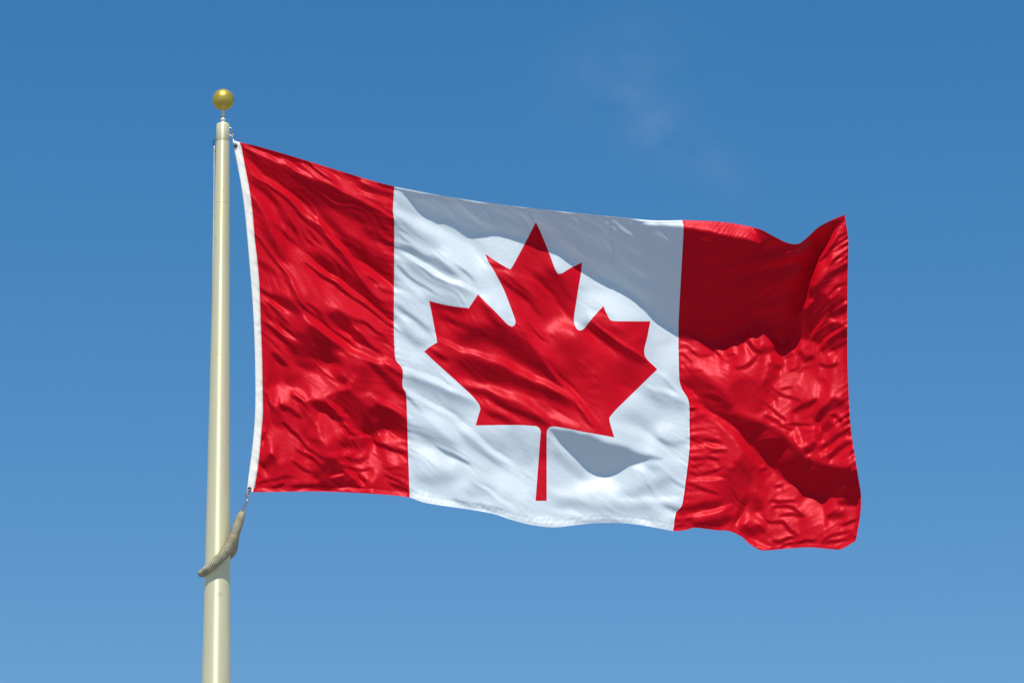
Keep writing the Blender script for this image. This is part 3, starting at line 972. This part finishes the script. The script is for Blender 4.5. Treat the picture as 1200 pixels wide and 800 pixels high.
# rows of stitching sink a little into the cloth along the hems and the joins
def stitched(line, off, depth, horizontal):
    P = spline(line, 500)
    if horizontal:
        q = np.interp(Xg[0], P[:, 0], P[:, 1])[None] + off; dist = Yg - q; run = Xg
        m = ((Xg > P[0, 0]) & (Xg < P[-1, 0]))
    else:
        q = np.interp(Yg[:, 0], P[:, 1], P[:, 0])[:, None] + off; dist = Xg - q; run = Yg
        m = ((Yg > P[0, 1]) & (Yg < P[-1, 1]))
    return -depth * m * np.exp(-(dist / 1.0) ** 2) * (0.75 + 0.35 * np.sin(run * 2.1))
D += stitched(BOT2, -7, 0.45, True) + stitched(BOT1, -5.5, 0.4, True) + stitched(BOT3[:-2], -5, 0.4, True)
D += stitched(RIGHT, -5, 0.5, False) + stitched(SEAM1, -3, 0.35, False) + stitched(SEAM2, 3, 0.35, False) + stitched(SEAM1, 2.2, 0.3, False) + stitched(SEAM2, -2.2, 0.3, False)
D += stitched(TOP, 3.5, 0.3, True)

def samp(x, y):
    fx = np.clip(np.asarray(x) - GX0, 1, GW - 3); fy = np.clip(np.asarray(y) - GY0, 1, GH - 3)
    i = fx.astype(int); j = fy.astype(int); a = fx - i; b = fy - j
    return (D[j, i] * (1 - a) * (1 - b) + D[j, i + 1] * a * (1 - b) + D[j + 1, i] * (1 - a) * b + D[j + 1, i + 1] * a * b)

def cloth_normals(x, y):
    e = 0.9
    pu = at(x + e, y, samp(x + e, y)) - at(x - e, y, samp(x - e, y))
    pv = at(x, y + e, samp(x, y + e)) - at(x, y - e, samp(x, y - e))
    n = np.cross(pv, pu)
    return -n / np.linalg.norm(n, axis=-1)[..., None] if np.mean(np.cross(pv, pu)[..., 1]) > 0 else n / np.linalg.norm(n, axis=-1)[..., None]

def cloth(name, x, y, faces, mat, parent, off=0.0):
    co = at(x, y, samp(x, y) + off)
    me = bpy.data.meshes.new(name)
    me.from_pydata(co.tolist(), [], faces)
    nr = cloth_normals(x, y)
    # all faces wound towards the camera side
    me.update()
    fn = np.zeros(len(me.polygons) * 3); me.polygons.foreach_get('normal', fn)
    if np.mean(fn.reshape(-1, 3)[:, 1]) > 0: me.flip_normals()
    smooth(me)
    me.normals_split_custom_set_from_vertices(nr.tolist())
    return link(name, me, mat, parent)

def coons(name, left, right, top, bot, nu, nv, mat, parent, off=0.0):
    Lc = spline(left, nv); Rc = spline(right, nv); Tc = spline(top, nu); Bc = spline(bot, nu)
    u = np.linspace(0, 1, nu)[None, :, None]; v = np.linspace(0, 1, nv)[:, None, None]
    P = (1 - u) * Lc[:, None] + u * Rc[:, None] + (1 - v) * Tc[None] + v * Bc[None] \
        - ((1-u)*(1-v)*Tc[0] + u*(1-v)*Tc[-1] + (1-u)*v*Bc[0] + u*v*Bc[-1])
    idx = np.arange(nu * nv).reshape(nv, nu)
    q = np.stack([idx[:-1, :-1], idx[:-1, 1:], idx[1:, 1:], idx[1:, :-1]], -1).reshape(-1, 4).tolist()
    P = P.reshape(-1, 2)
    return cloth(name, P[:, 0], P[:, 1], q, mat, parent, off)

def sub(curve, a, b):
    """the stretch of TOP between two x values"""
    return [p for p in curve if a - .01 <= p[0] <= b + .01]

flag = empty('flag', V(275, 170), 'red and white flag with a maple leaf flying from the pole', 'flag')
red1 = coons('red_panel', LEFT, SEAM1, sub(TOP, 281, 462), BOT1, 130, 280, M_RED, flag)
red1['label'] = 'red panel beside the pole'
red2 = coons('red_panel', SEAM2, RIGHT, sub(TOP, 799.5, 990), BOT3, 150, 280, M_RED, flag)
red2['label'] = 'red panel at the loose fly end'

def white_panel():
    step = 1.55
    def dens(P, closed=False, st=1.2):
        P = np.array(P, float)
        if closed: P = np.vstack([P, P[:1]])
        out = []
        for a, b in zip(P, P[1:]):
            n = max(1, int(round(np.linalg.norm(b - a) / st)))
            out.append(a + (b - a) * np.linspace(0, 1, n, endpoint=False)[:, None])
        if not closed: out.append(P[-1:])
        return np.vstack(out)
    s1 = spline(SEAM1, 280); s2 = spline(SEAM2, 280)
    tp = spline(sub(TOP, 462, 799.5), 240); bt = spline(BOT2, 240)
    outer = np.vstack([s1[:-1], bt[:-1], s2[::-1][:-1], tp[::-1][:-1]])
    lv_ = np.array(LEAF); nv_ = len(lv_)
    ang = []
    for i in range(nv_):
        p, q = lv_[i] - lv_[i - 1], lv_[(i + 1) % nv_] - lv_[i]
        ang.append(abs(math.degrees(math.atan2(p[0]*q[1]-p[1]*q[0], p @ q))))
    corners = [i for i in range(nv_) if ang[i] > 58]
    leaf = []
    for a, b in zip(corners, corners[1:] + [corners[0] + nv_]):
        run = [LEAF[i % nv_] for i in range(a, b + 1)]
        ln = sum(math.dist(u, v) for u, v in zip(run, run[1:]))
        leaf.append(spline(run, max(3, int(ln / 1.2)))[:-1] if len(run) > 2 else dens(run)[:-1])
    leaf = np.vstack(leaf)
    gx, gy = np.meshgrid(np.arange(456, 814, step), np.arange(214, 626, step * .866))
    gx = gx + (np.arange(gx.shape[0]) % 2)[:, None] * step / 2
    g = np.stack([gx.ravel(), gy.ravel()], -1)
    rr = np.random.default_rng(3); g += rr.uniform(-.08, .08, g.shape)
    d = poly_dist(g[:, 0], g[:, 1], outer); g = g[d > 0.75]
    dl = poly_dist(g[:, 0], g[:, 1], leaf); g = g[np.abs(dl) > 0.75]
    no, nl = len(outer), len(leaf)
    pts = np.vstack([outer, leaf, g])
    edges = [(i, (i + 1) % no) for i in range(no)] + [(no + i, no + (i + 1) % nl) for i in range(nl)]
    vo, eo, fo, *_ = delaunay_2d_cdt([Vector(p) for p in pts], edges, [], 1, 1e-5)
    vo = np.array([tuple(v) for v in vo]); fo = np.array(fo)
    c = vo[fo].mean(1)
    il = poly_dist(c[:, 0], c[:, 1], leaf) > 0
    res = []
    for m in (~il, il):
        f = fo[m]; used, inv = np.unique(f.ravel(), return_inverse=True)
        res.append((vo[used], inv.reshape(-1, 3).tolist()))
    return res
(wv, wf), (lv, lf) = white_panel()
wp = cloth('white_panel', wv[:, 0], wv[:, 1], wf, M_WHITE, flag)
lp = cloth('maple_leaf', lv[:, 0], lv[:, 1], lf, M_RED, wp)
lp['label'] = 'red maple leaf'

# hems: the turned and stitched edge, a second layer on the face of the cloth
def hem(parent, edge, dx, dy, mat, n):
    e = spline(edge, n); k = 5
    P = np.stack([e + np.array([dx, dy]) * t for t in np.linspace(0.01, 1, k)], 1).reshape(-1, 2)
    idx = np.arange(n * k).reshape(n, k)
    q = np.stack([idx[:-1, :-1], idx[:-1, 1:], idx[1:, 1:], idx[1:, :-1]], -1).reshape(-1, 4).tolist()
    return cloth('hem', P[:, 0], P[:, 1], q, mat, parent, 0.5)
hem(red1, sub(TOP, 281, 462), 0.4, 2.6, M_RED, 160)
hem(red1, BOT1, 0, -5, M_RED, 160)
hem(wp, BOT2, 0, -7, M_WHITE, 260)
hem(wp, sub(TOP, 462, 799.5), 0, 2.2, M_WHITE, 260)
hem(red2, BOT3[:-1], 0, -3.5, M_RED, 180)
hem(red2, RIGHT, -3.2, 0.4, M_RED, 260)

# heading: the white canvas sleeve along the hoist, two layers with a rounded edge
def heading():
    n = 300
    a = spline(HEAD, n); b = spline(LEFT, n)
    k = 7
    t = np.linspace(0, 1, k)[None, :, None]
    P = a[:, None] * (1 - t) + b[:, None] * t
    P[:, -1] += np.array([1.0, 0])
    P = P.reshape(-1, 2)
    dd = samp(P[:, 0], P[:, 1])
    th = np.tile(0.75 * np.sqrt(np.clip(1 - np.linspace(-1, 1, k) ** 4, 0, 1)), n) + 0.15
    f = at(P[:, 0], P[:, 1], dd + th); r = at(P[:, 0], P[:, 1], dd - th)
    idx = np.arange(n * k).reshape(n, k); M = n * k
    q = np.stack([idx[:-1, :-1], idx[1:, :-1], idx[1:, 1:], idx[:-1, 1:]], -1).reshape(-1, 4)
    faces = q.tolist() + (q[:, ::-1] + M).tolist()
    for i in range(n - 1):
        faces.append([idx[i, 0], idx[i, 0] + M, idx[i + 1, 0] + M, idx[i + 1, 0]])
        faces.append([idx[i, -1], idx[i + 1, -1], idx[i + 1, -1] + M, idx[i, -1] + M])
    for j in range(k - 1):
        faces.append([idx[0, j], idx[0, j + 1], idx[0, j + 1] + M, idx[0, j] + M])
        faces.append([idx[-1, j], idx[-1, j] + M, idx[-1, j + 1] + M, idx[-1, j + 1]])
    me = bpy.data.meshes.new('heading')
    me.from_pydata(np.vstack([f, r]).tolist(), [], [[int(i) for i in q] for q in faces])
    smooth(me)
    return link('heading', me, M_CANVAS, flag)
hd = heading()
def grommet(x, y, rx, ry):
    d = float(samp(np.array(x), np.array(y)))
    bm = bmesh.new()
    pts = []
    for k in range(25):
        a = 2 * math.pi * k / 24
        pts.append(V(x + rx * math.cos(a), y + ry * math.sin(a), d + 1.1))
    tube_bm(bm, pts, 0.0036, 8, cap=False)
    # flat disc, coloured dark as the shade of a hole; canvas stays uncut
    bm2 = bmesh.new()
    c = [bm2.verts.new(V(x + rx * .8 * math.cos(2*math.pi*k/20), y + ry * .8 * math.sin(2*math.pi*k/20), d + 0.98)) for k in range(20)]
    bm2.faces.new(c)
    g = bm_obj('grommet', bm, M_BRASS, hd)
    return g, bm2, d
g1, h1, gd1 = grommet(275.9, 170.6, 1.6, 1.9)
g2, h2, gd2 = grommet(292.4, 573.0, 1.5, 2.2)
M_HOLE_SHADE = hard_mat('painted_hole_shade', (0.03, 0.025, 0.02), rough=0.7)
for bmh in (h1, h2): bm_obj('hole_shade_disc', bmh, M_HOLE_SHADE, hd, False)  # dark discs painted as shade inside the grommet rings

# ------------------------------------------------------------------ flagpole
YP = YF + 0.10
def pole_r(y): return (15.6 + (y - 150) * 0.0268) / 2 / SPX
ptop = V(261.3, 145.5, 0, YP); plow = V(253.4, 800, 0, YP)
ax = (ptop - plow).normalized()
base = plow - ax * (plow.z / ax.z)
pole = empty('flagpole', base, 'tapered champagne coloured metal flagpole topped by a gold ball', 'flagpole')
H = (ptop - base).length
bm = bmesh.new()
prof = [(0, 0.0), (0, 0.085)]
for k in range(161):
    t = H * k / 160
    p = base + ax * t
    dirv = p - Vector(CAM)
    fz = dirv.dot(Vector(FWD)); yy = 400 - dirv.dot(Vector(UP)) / fz * FPX
    r = min(pole_r(yy), 0.082)
    if t > H - 0.004: r *= 0.93
    prof.append((t, r))
prof.append((H + 0.0015, prof[-1][1] * 0.8)); prof.append((H + 0.0015, 0))
lathe_bm(bm, base, ptop, prof, 64)
bm_obj('shaft', bm, M_POLE, pole)
def collar(y0, y1, grow, name='collar'):
    bm = bmesh.new()
    x = lambda y: 261.3 + (y - 145.5) * (253.4 - 261.3) / (800 - 145.5)
    a = V(x(y1), y1, 0, YP); b = V(x(y0), y0, 0, YP); h = (b - a).length
    ra, rb = pole_r(y1) + grow, pole_r(y0) + grow
    lathe_bm(bm, a, b, [(0, ra - grow * .9), (0.0005, ra), (h - .0005, rb), (h, rb - grow * .9)], 64)
    bm_obj(name, bm, M_POLE, pole)
collar(146.3, 166.5, 0.0004, 'truck_sleeve')
collar(238.0, 239.0, 0.0006, 'joint_ring')
# weld-on base collar down on the ground
bm = bmesh.new(); lathe_bm(bm, base, base + ax, [(0, .20), (.02, .20), (.035, .17), (.07, .10), (.10, .086)], 64)
bm_obj('base_flange', bm, M_POLE, pole)
# spindle and ball
ball_c = V(261.6, 117.2, 0, YP); RB = 13.1 / SPX
s0 = ptop; sl_ = (ball_c - s0).length
bm = bmesh.new()
lathe_bm(bm, s0, ball_c, [(-0.004, .0165), (.003, .0165), (.007, .0105), (.016, .0095), (.019, .0135), (.027, .0135), (.030, .008), (.038, .007), (.046, .0085), (sl_ - RB * .9, .0085)], 32)
bm_obj('finial_spindle', bm, M_SPINDLE, pole)
bm = bmesh.new()
bmesh.ops.create_uvsphere(bm, u_segments=64, v_segments=40, radius=RB)
bmesh.ops.translate(bm, verts=bm.verts, vec=ball_c)
bm_obj('finial_ball', bm, M_GOLD, pole)
# eye strap on each side of the truck
bm = bmesh.new()
q = [V(268.5, 150, 0, YP), V(271, 150.5, 0, YP), V(272.3, 153.5, 0, YP), V(271.4, 158, 0, YP), V(268.5, 158.6, 0, YP)]
tube_bm(bm, [Vector(p) for p in spline([tuple(v) for v in q], 22)], 0.0032, 8)
bm_obj('eye_strap', bm, M_STEEL, pole)
bm = bmesh.new()
q = [V(253.5, 163, 0, YP), V(251.2, 163.4, 0, YP), V(250.0, 168, 0, YP), V(250.6, 175, 0, YP), V(253, 177.6, 0, YP)]
tube_bm(bm, [Vector(p) for p in spline([tuple(v) for v in q], 22)], 0.003, 8)
bm_obj('eye_strap', bm, M_BRASS, pole)

# ------------------------------------------------------------------ halyard down the far left of the pole
bm = bmesh.new()
pts = [V(251.0, 171, 4, YP), V(250.6, 230, 3, YP), V(249.3, 330, 1, YP), V(247.6, 430, -4, YP), V(246.8, 520, -14, YP), V(248, 640, -24, YP), V(247, 800, -28, YP)]
last = base + Vector((0.0, 0.16, 1.2))
pts.append(last)
P = spline([tuple(v) for v in pts], 260)
tube_bm(bm, [Vector(p) for p in P], 0.003, 8)
ha = bm_obj('halyard', bm, M_ROPE)
ha['label'] = 'thin pale rope running down the left side of the flagpole'; ha['category'] = 'rope'

# ------------------------------------------------------------------ snap hooks
def snap_hook(pts_ring, body, gate, loc, label):
    e = empty('snap_hook', loc, label, 'snap hook', 'snap hooks holding the flag')
    bm = bmesh.new(); tube_bm(bm, [Vector(p) for p in spline([tuple(v) for v in pts_ring], 30)], 0.0030, 8)
    bm_obj('ring', bm, M_STEEL, e)
    bm = bmesh.new(); tube_bm(bm, [Vector(p) for p in spline([tuple(v) for v in body], 30)], 0.0034, 8)
    bm_obj('hook', bm, M_STEEL, e)
    bm = bmesh.new(); tube_bm(bm, [Vector(p) for p in spline([tuple(v) for v in gate], 12)], 0.0024, 8)
    bm_obj('gate', bm, M_STEEL, e)
    return e
d1 = gd1
snap_hook([V(271.2, 157, 0, YP), V(273.0, 157.5), V(273.2, 160.8), V(271.8, 161.6), V(270.9, 159), V(271.2, 157, 0, YP)],
          [V(272.4, 160.5, 1), V(273.4, 163.5, d1 + 1), V(274.4, 167, d1 + 3), V(275.6, 170.5, d1 + 3.2), V(276.6, 169.5, d1 - 1), V(275.4, 165.5, d1 - 1.5)],
          [V(273.4, 163.5, d1 + 1), V(274.6, 164.3, d1), V(275.4, 165.5, d1 - 1.5)],
          V(272, 158), 'small steel snap hook at the upper corner of the flag, near the gold ball')
d2 = gd2
snap_hook([V(283.2, 599.5, 3), V(284.2, 595, 4), V(287.0, 590, 4), V(289.6, 585.5, 4), V(290.6, 587.5, 4), V(287.6, 593, 4), V(285.2, 599, 3)],
          [V(289.4, 586.5, d2 * .6 + 3), V(288.6, 582, d2 * .8 + 3), V(290.4, 576.5, d2 + 3), V(292.4, 573.2, d2 + 3), V(292.8, 575.5, d2 - 1), V(290.6, 581, d2 - 1), V(289.6, 585, d2 * .6 + 2)],
          [V(289.4, 583.6, d2 * .6 + 2), V(287.6, 580.6, d2 + 2), V(289.0, 577.5, d2 + 2.5)],
          V(287, 590), 'steel snap hook at the lower corner of the flag, above the wound sling')

# ------------------------------------------------------------------ wound sling round the pole
def sling():
    pc = lambda y: 261.3 + (y - 145.5) * (253.4 - 261.3) / (800 - 145.5)
    pr = lambda y: (15.6 + (y - 150) * 0.0268) / 2
    ctrl = [(284.3, 599.5, 5, 3.6), (281.0, 608, 8, 5.6), (277.2, 619, 12, 6.0), (271.5, 634, 16, 6.4), (263, 648, 19.5, 6.6), (252, 659, 19.5, 6.1), (243.0, 666.5, 15, 5.2), (238.2, 670.5, 7, 4.6), (236.3, 671.5, -5, 4.6),
            (241, 669, -19, 5.0), (252, 662, -24, 5.0), (264, 654, -20, 5.0), (271.5, 647, -9, 5.0), (274.2, 640, 4, 5.0), (276, 629, 10, 4.6)]
    C = spline(ctrl, 1100)
    pts = [V(c[0], c[1], c[2], YP) for c in C]
    rad = [0.93 * c[3] / SPX for c in C]
    s = np.r_[0, np.cumsum([(b - a).length for a, b in zip(pts, pts[1:])])] * SPX
    bm = bmesh.new()
    tube_bm(bm, pts, rad, 18, True, lambda i, a: 1 + 0.065 * math.sin(2 * math.pi * s[i] / 2.1 + 1.0 * a) + 0.012 * math.sin(s[i] * .4 + 2 * a))
    e = bm_obj('wound_sling', bm, M_SLING)
    e['label'] = 'thick grey-tan cord-wound sling looped round the flagpole below the flag'; e['category'] = 'sling'
sling()
